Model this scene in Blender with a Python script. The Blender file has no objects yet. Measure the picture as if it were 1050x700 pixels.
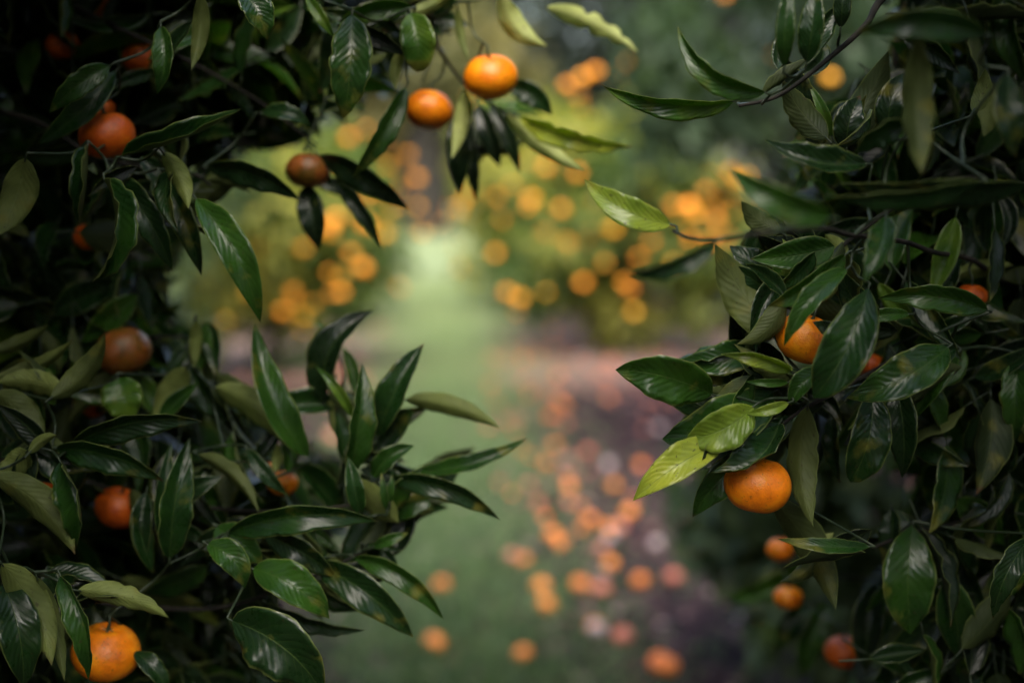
import bpy, math, random
import numpy as np
from mathutils import Vector, Matrix, noise as mnoise
random.seed(11); rng = np.random.default_rng(5)
C = bpy.context.scene.collection
S = bpy.context.scene
R = math.radians

# ------------------------------------------------------------------ camera frame
F = 1050 * 50 / 36.0
PITCH = R(6.3)
CAM = Vector((0, 0, 1.5))
FWD = Vector((0, math.cos(PITCH), -math.sin(PITCH)))
UP = Vector((0, math.sin(PITCH), math.cos(PITCH)))
RT = Vector((1, 0, 0))
def P(px, py, d):
    return CAM + RT * ((px - 525) / F * d) + UP * ((350 - py) / F * d) + FWD * d
def proj(v):
    r = Vector(v) - CAM
    d = r.dot(FWD)
    if d < 1e-4: return (0, 0, d)
    return (525 + F * r.dot(RT) / d, 350 - F * r.dot(UP) / d, d)
def G(px, py, z=0.0):
    dv = P(px, py, 1.0) - CAM
    t = (z - CAM.z) / dv.z
    return CAM + dv * t
AX = -0.058                      # the rows run slightly left of the view

# ------------------------------------------------------------------ node helpers
class NT:
    def __init__(s, name):
        s.m = bpy.data.materials.new(name); s.m.use_nodes = True
        s.t = s.m.node_tree; s.t.nodes.clear()
    def n(s, typ, ins=None, **kw):
        nd = s.t.nodes.new(typ)
        for k, v in kw.items(): setattr(nd, k, v)
        for k, v in (ins or {}).items():
            if isinstance(v, bpy.types.NodeSocket): s.t.links.new(v, nd.inputs[k])
            else: nd.inputs[k].default_value = v
        return nd
    def math(s, op, a, b=0.0, c=0.0, clamp=False):
        nd = s.n('ShaderNodeMath', {0: a, 1: b, 2: c}, operation=op); nd.use_clamp = clamp
        return nd.outputs[0]
    def mix(s, f, a, b, mode='MIX'):
        nd = s.n('ShaderNodeMix', None, data_type='RGBA', blend_type=mode)
        for i, v in ((0, f), (6, a), (7, b)):
            if isinstance(v, bpy.types.NodeSocket): s.t.links.new(v, nd.inputs[i])
            else: nd.inputs[i].default_value = v if i == 0 else (*v, 1)
        return nd.outputs[2]
    def ramp(s, f, stops):
        nd = s.n('ShaderNodeValToRGB', {0: f})
        e = nd.color_ramp.elements
        while len(e) < len(stops): e.new(0.5)
        for el, (p, c) in zip(e, stops): el.position = p; el.color = (*c, 1)
        return nd.outputs[0]
    def noise(s, scale, detail=3, vec=None, rough=.5):
        ins = {'Scale': scale, 'Detail': detail, 'Roughness': rough}
        if vec is not None: ins['Vector'] = vec
        return s.n('ShaderNodeTexNoise', ins).outputs[0]
    def out(s, sh):
        o = s.n('ShaderNodeOutputMaterial'); s.t.links.new(sh, o.inputs[0]); return s.m

def leaf_mat(name, stops, rough, spec, coat, vein_col, vein_amt, trans_mul, trans=0.28, bump=0.25):
    t = NT(name)
    tint = t.n('ShaderNodeAttribute', None, attribute_name='tint').outputs['Fac']
    uv = t.n('ShaderNodeUVMap').outputs[0]
    sp = t.n('ShaderNodeSeparateXYZ', {0: uv})
    u, v = sp.outputs[0], sp.outputs[1]
    av = t.math('ABSOLUTE', t.math('SUBTRACT', v, .5))          # 0 at midrib, .5 at margin
    geo = t.n('ShaderNodeNewGeometry').outputs['Position']
    n1 = t.noise(22, 3, geo); n2 = t.noise(140, 3, geo); n3 = t.noise(600, 2, geo)
    mid = t.math('SUBTRACT', 1.0, t.math('DIVIDE', av, .022), clamp=True)
    ph = t.math('ADD', t.math('MULTIPLY', u, 11.0), t.math('MULTIPLY', av, -6.0))
    ph = t.math('ADD', ph, t.math('MULTIPLY', n1, 2.2))
    fr = t.math('ABSOLUTE', t.math('SUBTRACT', t.math('FRACT', ph), .5))
    vein = t.math('SUBTRACT', 1.0, t.math('DIVIDE', fr, .09), clamp=True)
    vein = t.math('MULTIPLY', vein, t.math('SUBTRACT', 1.0, t.math('MULTIPLY', av, 1.7), clamp=True))
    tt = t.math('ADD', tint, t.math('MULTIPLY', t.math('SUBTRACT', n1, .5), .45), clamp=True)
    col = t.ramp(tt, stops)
    col = t.mix(t.math('MULTIPLY', vein, vein_amt), col, vein_col)
    col = t.mix(t.math('MULTIPLY', mid, .5), col, vein_col)
    edge = t.math('MULTIPLY', t.math('SUBTRACT', av, .455), 22.0, clamp=True)
    col = t.mix(t.math('MULTIPLY', edge, .7), col, (.26, .31, .09))  # margins are paler; their lit-edge highlight is put into the colour too
    spot = t.math('GREATER_THAN', t.noise(260, 1, geo), .72)
    col = t.mix(t.math('MULTIPLY', spot, .6), col, (.05, .04, .02))
    yl = t.math('MULTIPLY', t.math('SUBTRACT', t.math('ADD', t.noise(33, 4, geo), t.math('MULTIPLY', u, .14)), .68), 7.0, clamp=True)
    col = t.mix(t.math('MULTIPLY', yl, .65), col, (.24, .22, .035))
    bt = t.math('MULTIPLY', t.math('SUBTRACT', t.math('ADD', u, t.math('MULTIPLY', n1, .45)), 1.20), 14.0, clamp=True)
    col = t.mix(bt, col, (.10, .055, .02))
    col = t.mix(t.math('MULTIPLY', n2, .35), col, (.02, .03, .012))
    h = t.math('ADD', t.math('MULTIPLY', t.math('COSINE', t.math('MULTIPLY', ph, 6.283)), .5), t.math('MULTIPLY', mid, -1.2))
    h = t.math('ADD', h, t.math('MULTIPLY', n3, .25)); h = t.math('ADD', h, t.math('MULTIPLY', n2, .6))
    bp = t.n('ShaderNodeBump', {'Strength': bump, 'Distance': .0006, 'Height': h}).outputs[0]
    rg = t.math('ADD', rough - .06, t.math('MULTIPLY', n2, .16))
    pr = t.n('ShaderNodeBsdfPrincipled', {'Base Color': col, 'Roughness': rg, 'Specular IOR Level': spec,
             'Coat Weight': coat, 'Coat Roughness': .22, 'Normal': bp})
    tc = t.mix(1.0, col, trans_mul, 'MULTIPLY')
    tr = t.n('ShaderNodeBsdfTranslucent', {'Color': tc, 'Normal': bp})
    mx = t.n('ShaderNodeMixShader', {0: trans, 1: pr.outputs[0], 2: tr.outputs[0]})
    return t.out(mx.outputs[0])
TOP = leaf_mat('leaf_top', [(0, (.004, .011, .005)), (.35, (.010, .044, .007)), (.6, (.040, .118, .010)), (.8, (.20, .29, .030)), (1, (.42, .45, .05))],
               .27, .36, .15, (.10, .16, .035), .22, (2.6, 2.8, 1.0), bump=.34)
UND = leaf_mat('leaf_underside', [(0, (.030, .050, .018)), (.45, (.115, .145, .036)), (.75, (.28, .33, .085)), (1, (.55, .58, .22))],
               .52, .3, 0., (.16, .20, .07), .22, (1.8, 2.1, .8), trans=.36, bump=.34)

def simple_leaf(name, stops, rough=.5, trans=.35, tmul=(2.5, 2.6, .9)):
    t = NT(name)
    tint = t.n('ShaderNodeAttribute', None, attribute_name='tint').outputs['Fac']
    col = t.ramp(tint, stops)
    pr = t.n('ShaderNodeBsdfPrincipled', {'Base Color': col, 'Roughness': rough, 'Specular IOR Level': .25})
    tr = t.n('ShaderNodeBsdfTranslucent', {'Color': t.mix(1.0, col, tmul, 'MULTIPLY')})
    return t.out(t.n('ShaderNodeMixShader', {0: trans, 1: pr.outputs[0], 2: tr.outputs[0]}).outputs[0])
FARY = simple_leaf('far_citrus_leaf', [(0, (.022, .050, .016)), (.45, (.085, .13, .032)), (1, (.36, .31, .06))])
FARG = simple_leaf('far_green_leaf', [(0, (.018, .034, .018)), (.6, (.050, .080, .034)), (1, (.15, .18, .06))])
FARD = simple_leaf('tall_tree_leaf', [(0, (.014, .020, .018)), (1, (.045, .058, .040))], trans=.25)
FARL = simple_leaf('pale_tree_leaf', [(0, (.09, .10, .04)), (1, (.38, .34, .14))], trans=.4, tmul=(1.6, 1.5, .8))

def bark():
    t = NT('bark')
    n = t.noise(60, 5); n2 = t.noise(9, 3)
    col = t.ramp(n, [(.3, (.012, .010, .011)), (.7, (.045, .036, .032))])
    col = t.mix(t.math('MULTIPLY', n2, .4), col, (.025, .035, .02))
    bp = t.n('ShaderNodeBump', {'Strength': .7, 'Distance': .002, 'Height': n}).outputs[0]
    return t.out(t.n('ShaderNodeBsdfPrincipled', {'Base Color': col, 'Roughness': .8, 'Specular IOR Level': .15, 'Normal': bp}).outputs[0])
BARK = bark()
def twig():
    t = NT('green_twig')
    n = t.noise(90, 3)
    col = t.ramp(n, [(.3, (.012, .024, .010)), (.75, (.035, .055, .022))])
    return t.out(t.n('ShaderNodeBsdfPrincipled', {'Base Color': col, 'Roughness': .5}).outputs[0])
TWIG = twig()

def peel(name, c0, c1, c2, green=.0, fleck=.4):
    t = NT(name)
    tc = t.n('ShaderNodeTexCoord').outputs['Object']
    oi = t.n('ShaderNodeObjectInfo').outputs['Random']
    vec = t.n('ShaderNodeVectorMath', {0: tc, 1: t.n('ShaderNodeCombineXYZ', {0: oi, 1: oi, 2: oi}).outputs[0]}, operation='ADD').outputs[0]
    n1 = t.noise(48, 5, vec, .65); n2 = t.noise(170, 3, vec, .6)
    col = t.ramp(n1, [(.3, c0), (.52, c1), (.75, c2)])
    if green > 0:
        g = t.math('MULTIPLY', t.math('SUBTRACT', t.noise(45, 5, vec, .65), .66 - green * .3), 4.0, clamp=True)
        col = t.mix(t.math('MULTIPLY', g, .6), col, (.16, .12, .010))
    sc = t.math('GREATER_THAN', t.noise(330, 2, vec), .665)
    col = t.mix(t.math('MULTIPLY', sc, fleck), col, (.16, .06, .012))
    bl = t.math('MULTIPLY', t.math('SUBTRACT', t.noise(60, 6, vec, .75), .63), 9.0, clamp=True)
    col = t.mix(t.math('MULTIPLY', bl, fleck * .8), col, (.10, .04, .012))
    vo = t.n('ShaderNodeTexVoronoi', {'Vector': vec, 'Scale': 620.0}).outputs['Distance']
    h = t.math('ADD', t.math('MULTIPLY', vo, 1.0), t.math('MULTIPLY', n2, .9))
    bp = t.n('ShaderNodeBump', {'Strength': .35, 'Distance': .0009, 'Height': h}).outputs[0]
    pr = t.n('ShaderNodeBsdfPrincipled', {'Base Color': col, 'Roughness': .36, 'Specular IOR Level': .5, 'Normal': bp,
             'Subsurface Weight': .12, 'Subsurface Radius': (.008, .003, .001), 'Subsurface Scale': 1.0})
    return t.out(pr.outputs[0])
PEEL = peel('orange_peel', (.78, .16, .002), (.90, .27, .004), (.93, .40, .008))  # brightened peel, with sunlight on the open fruits put into its colour
PEEL_G = peel('green_flushed_peel', (.56, .11, .002), (.86, .23, .004), (.92, .36, .008), .35, .55)
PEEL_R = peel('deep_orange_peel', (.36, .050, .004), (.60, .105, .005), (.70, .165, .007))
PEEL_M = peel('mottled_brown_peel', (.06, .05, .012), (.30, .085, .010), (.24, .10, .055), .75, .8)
def flat_peel(name, c, c2):
    t = NT(name); oi = t.n('ShaderNodeObjectInfo').outputs['Random']
    col = t.ramp(oi, [(0, c), (1, c2)])
    return t.out(t.n('ShaderNodeBsdfPrincipled', {'Base Color': col, 'Roughness': .45}).outputs[0])
FAR_PEEL = flat_peel('distant_peel', (.90, .27, .012), (.95, .44, .02))
FALL_PEEL = flat_peel('fallen_peel', (.56, .13, .02), (.66, .21, .025))
PINK_PEEL = flat_peel('decayed_peel', (.42, .11, .065), (.40, .15, .11))
PALE_PEEL = flat_peel('mouldy_peel', (.26, .20, .24), (.36, .27, .28))

# ------------------------------------------------------------------ object helpers
def tag(o, label=None, cat=None, group=None, kind=None):
    if label: o['label'] = label
    if cat: o['category'] = cat
    if group: o['group'] = group
    if kind: o['kind'] = kind
    return o
def link(name, me, parent=None, loc=None):
    o = bpy.data.objects.new(name, me); C.objects.link(o)
    if parent: o.parent = parent
    if loc is not None: o.location = loc
    return o
class MB:
    """collects quads/tris in world space"""
    def __init__(s): s.v = []; s.f = []; s.uv = []; s.t = []; s.mi = []; s.n = 0
    def add(s, v, f, uv, tint, mi=0):
        v = np.asarray(v, float); f = np.asarray(f, int)
        s.v.append(v); s.f.append(f + s.n); s.uv.append(np.asarray(uv, float))
        s.t.append(np.full(len(v), tint)); s.mi.append(np.full(len(f), mi) if np.isscalar(mi) else np.asarray(mi)); s.n += len(v)
    def build(s, name, mats, origin=(0, 0, 0), smooth=True):
        me = bpy.data.meshes.new(name)
        v = np.concatenate(s.v) - np.array(origin); f = np.concatenate(s.f); uv = np.concatenate(s.uv)
        nf, k = f.shape
        me.vertices.add(len(v)); me.vertices.foreach_set('co', v.ravel())
        me.loops.add(nf * k); me.loops.foreach_set('vertex_index', f.ravel().astype(np.int32))
        me.polygons.add(nf); me.polygons.foreach_set('loop_start', np.arange(0, nf * k, k, dtype=np.int32))
        me.polygons.foreach_set('material_index', np.concatenate(s.mi).astype(np.int32))
        me.polygons.foreach_set('use_smooth', np.full(nf, smooth))
        ul = me.uv_layers.new(name='UVMap'); ul.data.foreach_set('uv', uv[f.ravel()].ravel())
        a = me.attributes.new('tint', 'FLOAT', 'POINT'); a.data.foreach_set('value', np.concatenate(s.t))
        for m in mats: me.materials.append(m)
        me.update(); return me
def tube(mb, pts, radii, nseg=7, mi=0, tint=.4):
    pts = [Vector(p) for p in pts]; V = []; UV = []
    prev = None
    for i, p in enumerate(pts):
        t = (pts[min(i + 1, len(pts) - 1)] - pts[max(i - 1, 0)]).normalized()
        ref = prev if prev is not None else (Vector((0, 0, 1)) if abs(t.z) < .9 else Vector((1, 0, 0)))
        a = (ref - t * ref.dot(t)).normalized(); prev = a; b = t.cross(a)
        for k in range(nseg):
            an = 2 * math.pi * k / nseg
            V.append(p + (a * math.cos(an) + b * math.sin(an)) * radii[i]); UV.append((i / len(pts), .2 + .05 * k))
    Fc = []
    for i in range(len(pts) - 1):
        for k in range(nseg):
            k2 = (k + 1) % nseg
            Fc.append((i * nseg + k, i * nseg + k2, (i + 1) * nseg + k2, (i + 1) * nseg + k))
    n = len(pts) - 1
    V.append(pts[-1]); UV.append((1, .3))
    for k in range(nseg):
        Fc.append((n * nseg + k, n * nseg + (k + 1) % nseg, len(V) - 1, len(V) - 1))
    mb.add([tuple(x) for x in V], Fc, UV, tint, mi)
def spline(pts, n):
    pts = [Vector(p) for p in pts]
    q = [pts[0] * 2 - pts[1]] + pts + [pts[-1] * 2 - pts[-2]]
    out = []
    for i in range(1, len(q) - 2):
        for k in range(n):
            t = k / n
            out.append(.5 * ((2 * q[i]) + (-q[i - 1] + q[i + 1]) * t + (2 * q[i - 1] - 5 * q[i] + 4 * q[i + 1] - q[i + 2]) * t * t
                             + (-q[i - 1] + 3 * q[i] - 3 * q[i + 1] + q[i + 2]) * t ** 3))
    out.append(pts[-1]); return out

# ------------------------------------------------------------------ one leaf as a thin solid blade
def blade(mb, ctrl, w, nrm, fold=20, curl=0, ns=16, nt=8, tint=.4, wave=.05, seed=0, twist=0, hookdeg=0, solid=True, shape=(.62, .80), ragged=0, petiole=True):
    """ctrl: 3 points base-mid-tip; nrm: direction the upper surface faces; w: full width in metres"""
    b, m, e = [Vector(c) for c in ctrl]
    m2 = m * 2 - (b + e) * .5
    L = (m - b).length + (e - m).length
    rows_t, rows_b, UVs = [], [], []
    a_, c_ = shape[0] + .10, shape[1] + .30
    smax = a_ / (a_ + c_); mxv = smax ** a_ * (1 - smax) ** c_
    rs = random.Random(seed); ph1, ph2 = rs.random() * 6.28, rs.random() * 6.28
    wf = 2.2 + rs.random() * 2
    th = .00022
    for i in range(ns + 1):
        s = i / ns
        c = b * (1 - s) ** 2 + m2 * 2 * s * (1 - s) + e * s * s
        t = ((m2 - b) * (1 - s) + (e - m2) * s).normalized()
        N = (nrm - t * nrm.dot(t)).normalized()
        B = t.cross(N)
        if twist or True:
            rot = Matrix.Rotation(R(twist) * s, 3, t); N = rot @ N; B = rot @ B
        ss = min(max(s, .0), 1)
        hw = .5 * w * (ss ** a_ * (1 - ss) ** c_) / mxv
        hw = max(hw, .0007 * (1 - s))
        rt, rb = [], []
        for j in range(nt + 1):
            v = j / nt * 2 - 1; av = abs(v); sg = 1 if v >= 0 else -1
            ang0 = R(fold)
            x = z = 0; st = 4
            for q in range(st):
                aq = ang0 + R(curl) * (q + .5) / st * av
                x += math.cos(aq) * av / st; z += math.sin(aq) * av / st
            wv = wave * hw * av ** 2 * (math.sin(s * wf * 6.28 + (ph1 if sg > 0 else ph2)) + .5 * math.sin(s * wf * 14 + ph2 * 2))
            k = hw
            if ragged: k *= 1 - ragged * av * max(0, math.sin(s * 31 + ph1 * 3 + sg)) * (s > .3)
            # slight quilted relief between the side veins
            ql = .009 * w * math.sin(6.283 * (s * 13 - av * 3.5)) * av * (1 - av) * 1.4
            p = c + B * (sg * x * k) + N * (z * k + wv + ql)
            rt.append(p + N * th); rb.append(p - N * th)
        rows_t.append(rt); rows_b.append(rb); UVs.append([(s, j / nt) for j in range(nt + 1)])
    W = nt + 1; V = []; UV = []; Fc = []; MI = []
    for r in rows_t: V += [tuple(p) for p in r]
    for r in UVs: UV += r
    for i in range(ns):
        for j in range(nt):
            q = i * W + j; Fc.append((q, q + 1, q + W + 1, q + W)); MI.append(0)
    off = len(V)
    for r in rows_b: V += [tuple(p) for p in r]
    for r in UVs: UV += r
    for i in range(ns):
        for j in range(nt):
            q = off + i * W + j; Fc.append((q, q + W, q + W + 1, q + 1)); MI.append(1)
    for i in range(ns):
        for j, fl in ((0, 0), (nt, 1)):
            q = i * W + j
            f = (q, q + W, off + q + W, off + q)
            Fc.append(f if not fl else f[::-1]); MI.append(1)
    # orientation: t x N = B; make the top faces point along +N
    A = np.array(V[0 * W + 0]); 
    mb.add(V, [f[::-1] for f in Fc] if False else Fc, UV, tint, MI)

def flipcheck(): pass

# cheap leaves for the mass foliage: vectorised, single sheet 5x2 quads
_S = np.array([0, .12, .34, .58, .82, 1.0]); _H = np.array([.05, .62, 1.0, .95, .52, .0])
def cheap_leaves(mb, base, dirs, nrm, L, Wd, tint, fold=.35, droop=.18, mi=0):
    base = np.asarray(base); n = len(base)
    d = dirs / np.linalg.norm(dirs, axis=1, keepdims=True)
    nn = nrm - d * (nrm * d).sum(1, keepdims=True); nn /= np.linalg.norm(nn, axis=1, keepdims=True) + 1e-9
    bb = np.cross(d, nn)
    K = len(_S)
    V = np.zeros((n, K, 3, 3)); UV = np.zeros((n, K, 3, 2))
    for i in range(K):
        c = base + d * (L * _S[i])[:, None] - nn * (droop * L * _S[i] ** 2)[:, None]
        hw = (.5 * Wd * _H[i])[:, None]
        for j, sg in enumerate((-1, 0, 1)):
            V[:, i, j] = c + bb * sg * hw + nn * abs(sg) * hw * np.asarray(fold).reshape(-1, 1)
            UV[:, i, j] = (_S[i], .5 + .5 * sg)
    q = []
    for i in range(K - 1):
        for j in range(2):
            a = i * 3 + j; q.append((a, a + 3, a + 4, a + 1))
    q = np.array(q); Fc = (q[None] + (np.arange(n) * K * 3)[:, None, None]).reshape(-1, 4)
    tt = np.repeat(tint, K * 3)
    mb.v.append(V.reshape(-1, 3)); mb.f.append(Fc + mb.n); mb.uv.append(UV.reshape(-1, 2)); mb.t.append(tt)
    mb.mi.append(np.full(len(Fc), mi)); mb.n += n * K * 3

# ------------------------------------------------------------------ fruit
def fruit_mesh(name, mat, nu=40, nv=28, ob=.84):
    mb = MB(); V = []; UV = []
    for i in range(nv + 1):
        th = math.pi * i / nv
        for k in range(nu):
            ph = 2 * math.pi * k / nu
            r = 1 + .012 * math.sin(ph * 5 + .6) * math.sin(th) ** 2 + .01 * math.sin(ph * 2 + 1)
            x = math.sin(th) * r; z = math.cos(th) * ob
            z -= .16 * math.exp(-(th / .30) ** 2) * (1 + .2 * math.cos(ph * 5)); z += .10 * math.exp(-((math.pi - th) / .28) ** 2)
            V.append((x * math.cos(ph), x * math.sin(ph), z)); UV.append((k / nu, i / nv))
    Fc = [(i * nu + k, (i + 1) * nu + k, (i + 1) * nu + (k + 1) % nu, i * nu + (k + 1) % nu) for i in range(nv) for k in range(nu)]
    V = np.array(V) * .03
    mb.add(V, Fc, UV, .5, 0)
    return mb.build(name, [mat])
FM = {k: fruit_mesh('mandarin_' + k, m) for k, m in (('orange', PEEL), ('green', PEEL_G), ('red', PEEL_R), ('mottled', PEEL_M))}
FARM = {k: fruit_mesh('far_' + k, m, 16, 10) for k, m in (('hang', FAR_PEEL), ('fall', FALL_PEEL), ('pink', PINK_PEEL), ('pale', PALE_PEEL))}
def calyx_mesh():
    mb = MB(); V = [(0, 0, .0008)]; UV = [(0, .5)]
    n = 20
    for ring, (rr, zz) in enumerate(((.35, .0012), (1, -.0002))):
        for k in range(n):
            a = 2 * math.pi * k / n; r = .0058 * rr * (1 + (.42 * math.cos(5 * a) if ring else 0))
            V.append((r * math.cos(a), r * math.sin(a), zz)); UV.append((.5, .3))
    Fc = [(0, 1 + k, 1 + (k + 1) % n, 0) for k in range(n)]
    Fc = [(1 + k, 1 + n + k, 1 + n + (k + 1) % n, 1 + (k + 1) % n) for k in range(n)] + [(0, 1 + k, 1 + (k + 1) % n, 1 + (k + 1) % n) for k in range(n)]
    # quads with a doubled corner become tiny triangles
    tube(mb, [(0, 0, 0), (.0008, 0, .006), (.001, .001, .014)], [.0018, .0013, .0012], 7)
    mb.add(V, Fc[:n], UV, .5, 0)
    return mb.build('calyx', [TWIG])
CALYX = calyx_mesh()

def mandarin(px, py, rpx, d, kind, label, tilt=(0, 0), group=None):
    r = rpx / F * d
    c = P(px, py, d)
    o = link('mandarin', FM[kind], None, c); s = r / .03
    o.scale = (s, s * random.uniform(.95, 1.03), s * random.uniform(.94, 1.04)); o.rotation_euler = (R(tilt[0]), R(tilt[1]), random.random() * 6)
    tag(o, label, 'fruit', group)
    top = link('calyx', CALYX, o, (0, 0, .0205))
    M = o.rotation_euler.to_matrix()
    return c + M @ Vector((.001, .001, .0345)) * s

# ------------------------------------------------------------------ leaf tables (positions read off the photograph)
# (base x, base y, tip x, tip y, width px, depth, tip depth offset, bend px, roll deg, side T/U, fold, curl, tint (leaf tone plus light and shade put in), opts)
RIGHT = [
 (730,404, 631,379, 50,1.28,-.02,  6, -14,'T',12,10,.52,{'shape':(.7,.72)}),
 (794,346, 733,250, 44,1.30, .02, -3,  10,'U',6,8,.45,{}),
 (782,352, 692,370, 36,1.36, .00,-10,  20,'T',14,10,.42,{}),
 (811,381, 739,363, 22,1.27,-.01,  6, -30,'T',30,10,.80,{}),
 (813,378, 755,361, 15,1.29,-.01, -3,  20,'T',20,0,.78,{}),
 (808,392, 764,391, 10,1.27, 0,   -1,   0,'T',25,0,.62,{}),
 (792,402, 679,450, 58,1.31,-.01,-13,   8,'T',14,14,.40,{'shape':(.7,.65)}),
 (772,417, 704,450, 44,1.265,0,  -7,   -6,'T',10,12,.80,{'shape':(.7,.6)}),
 (742,452, 649,513, 38,1.275,-.02, 5,  10,'T',16,10,.93,{}),
 (799,434, 729,484, 50,1.29,-.03,-17,  35,'T',26,24,.30,{}),
 (775,462, 710,530, 36,1.31, 0,   6,  -10,'T',14,8,.42,{}),
 (808,413, 765,424, 13,1.26, 0,  -2,    0,'T',20,0,.82,{}),
 (840,381, 811,416, 27,1.27, 0,   5,   10,'T',20,20,.45,{}),
 (828,417, 834,540, 36,1.29,-.02, 10,  18,'U',16,10,.40,{}),
 (793,512, 857,625, 40,1.34, 0,  -9,   12,'U',18,10,.25,{}),
 (891,560, 797,552, 17,1.27, 0,  -4,   20,'T',20,0,.40,{}),
 (936,540, 934,650, 52,1.42, 0,   4,   -8,'T',8,6,.42,{'shape':(.75,.65)}),
 (914,522, 905,580, 28,1.46, 0,  -5,   30,'T',20,0,.18,{}),
 (868,276, 804,355, 27,1.22,-.01, 8,   16,'T',18,10,.50,{}),
 (864,352, 833,330, 18,1.26,-.02, 3,   20,'T',10,0,.25,{}),
 (866,262, 787,314, 31,1.25, 0,  -6,  -20,'T',20,14,.55,{}),
 (890,296, 834,408, 52,1.21, 0,  -8,   10,'T',12,10,.36,{'shape':(.8,.55)}),
 (908,224, 885,290, 34,1.15,-.03,-7,   20,'T',16,24,.40,{}),
 (1012,318,900,306, 32,1.32, 0,   8,  -14,'T',20,10,.55,{}),
 (972,356, 868,408, 46,1.28, 0,  -8,    8,'T',12,12,.40,{}),
 (893,398, 872,494, 44,1.33, 0,  -9,  -12,'T',10,20,.34,{'shape':(.8,.45)}),
 (918,392, 925,490, 34,1.36, 0,  -5,   24,'T',14,0,.18,{}),
 (982,362, 938,430, 26,1.38, 0,   4,    0,'T',24,0,.55,{}),
 (1046,368,1043,453, 30,1.4, 0,   4,   10,'T',18,0,.45,{}),
 (932,322, 874,329, 15,1.30, 0,   2,    0,'T',20,0,.55,{}),
 (733,249, 644,280, 27, .99, .02,-9,  -24,'T',22,20,.28,{}),
 (687,230, 599,184, 32,1.20, .02,-9,   14,'T',12,10,.84,{}),
 (752,104, 617,87,  27,1.33, 0, -13,  -28,'T',20,14,.60,{}),
 (784,95,  695,27,  27,1.22, 0, -21,  -18,'T',20,12,.56,{}),
 (804,68,  811,-22, 20,1.17, 0,  -2,    0,'T',20,0,.45,{}),
 (827,64,  836,-18, 26,1.20, 0,   2,  -12,'T',10,8,.35,{}),
 (862,28,  866,-26, 18,1.25, 0,   0,    0,'T',12,0,.20,{}),
 (1010,36, 876,34,  34,1.02, 0,  11,   -8,'T',14,12,.38,{}),
 (848,142, 802,82,  32,1.30, 0,  -4,   10,'U',12,8,.10,{}),
 (853,140, 829,86,  12,1.33, 0,   2,    0,'T',20,0,.60,{}),
 (862,150, 911,52,  38,1.34, 0,   4,   -8,'U',14,8,.10,{}),
 (868,152, 882,98,  32,1.29, 0,  -4,    8,'T',10,8,.12,{}),
 (912,138, 926,75,  30,1.35, 0,  -6,    0,'T',14,0,.15,{}),
 (942,36,  945,178, 36,1.02, 0,   4,   14,'U',14,10,.30,{'shape':(.8,.6)}),
 (930,128, 876,158, 34,1.12, 0,   7,  -40,'T',16,10,.30,{}),
 (888,168, 785,144, 36,1.20, 0, -10,   26,'T',26,10,.22,{}),
 (852,222, 748,172, 36, .95, 0,  -9,   -8,'T',16,14,.55,{}),
 (1052,190,862,188, 36,1.12, 0,  -8,   -34,'T',12,0,.20,{}),
 (1006,186,846,200, 28,1.08, 0, -10,   -40,'T',18,0,.32,{}),
 (800,238, 760,206, 24,1.33, 0,  -4,   10,'U',12,0,.30,{}),
 (830,266, 799,202, 26,1.35, 0,   3,    8,'T',12,0,.18,{}),
 (826,276, 802,245, 11,1.31, 0,   0,    0,'T',20,0,.78,{}),
 (810,297, 799,254, 20,1.32, 0,  -3,    0,'T',20,0,.50,{}),
 (802,313, 748,272, 27,1.34, 0,   3,  -26,'T',10,0,.30,{}),
 (800,292, 748,252, 34,1.37, 0,   0,   16,'T',14,0,.20,{}),
 (868,262, 846,240, 18,1.36, 0,   0,    0,'U',20,0,.80,{}),
 (998,114,1010,70,  19,1.30, 0,   4,    0,'U',20,0,.55,{}),
 (1034,78,1042,162, 34,1.08, 0,   4,  -26,'T',12,0,.20,{}),
 (1055,552,1018,634,28,1.30, 0,   6,  -24,'T',10,0,.25,{}),
 (826,578, 742,612, 27,1.95, 0,  -8,  -20,'T',20,0,.62,{}),
 (850,618, 822,694, 30,1.9,  0,   4,    0,'T',20,0,.45,{}),
 (828,622, 795,664, 30,1.9,  0,   0,   10,'T',20,0,.30,{}),
 (900,598, 888,690, 34,1.6,  0,   4,   10,'T',20,0,.10,{}),
 (940,596, 930,690, 36,1.55, 0,  -6,   10,'T',20,0,.12,{}),
 (985,262, 965,330, 30,1.45, 0,   4,   30,'T',20,0,.15,{}),
 (960,392, 945,480, 34,1.5,  0,   4,   20,'T',20,0,.15,{}),
 (1000,470,1020,560,34,1.5,  0,   4,   10,'T',20,0,.15,{}),
 (855,425, 862,495, 20,1.42, 0,   4,   30,'T',20,0,.30,{}),
]
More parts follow.
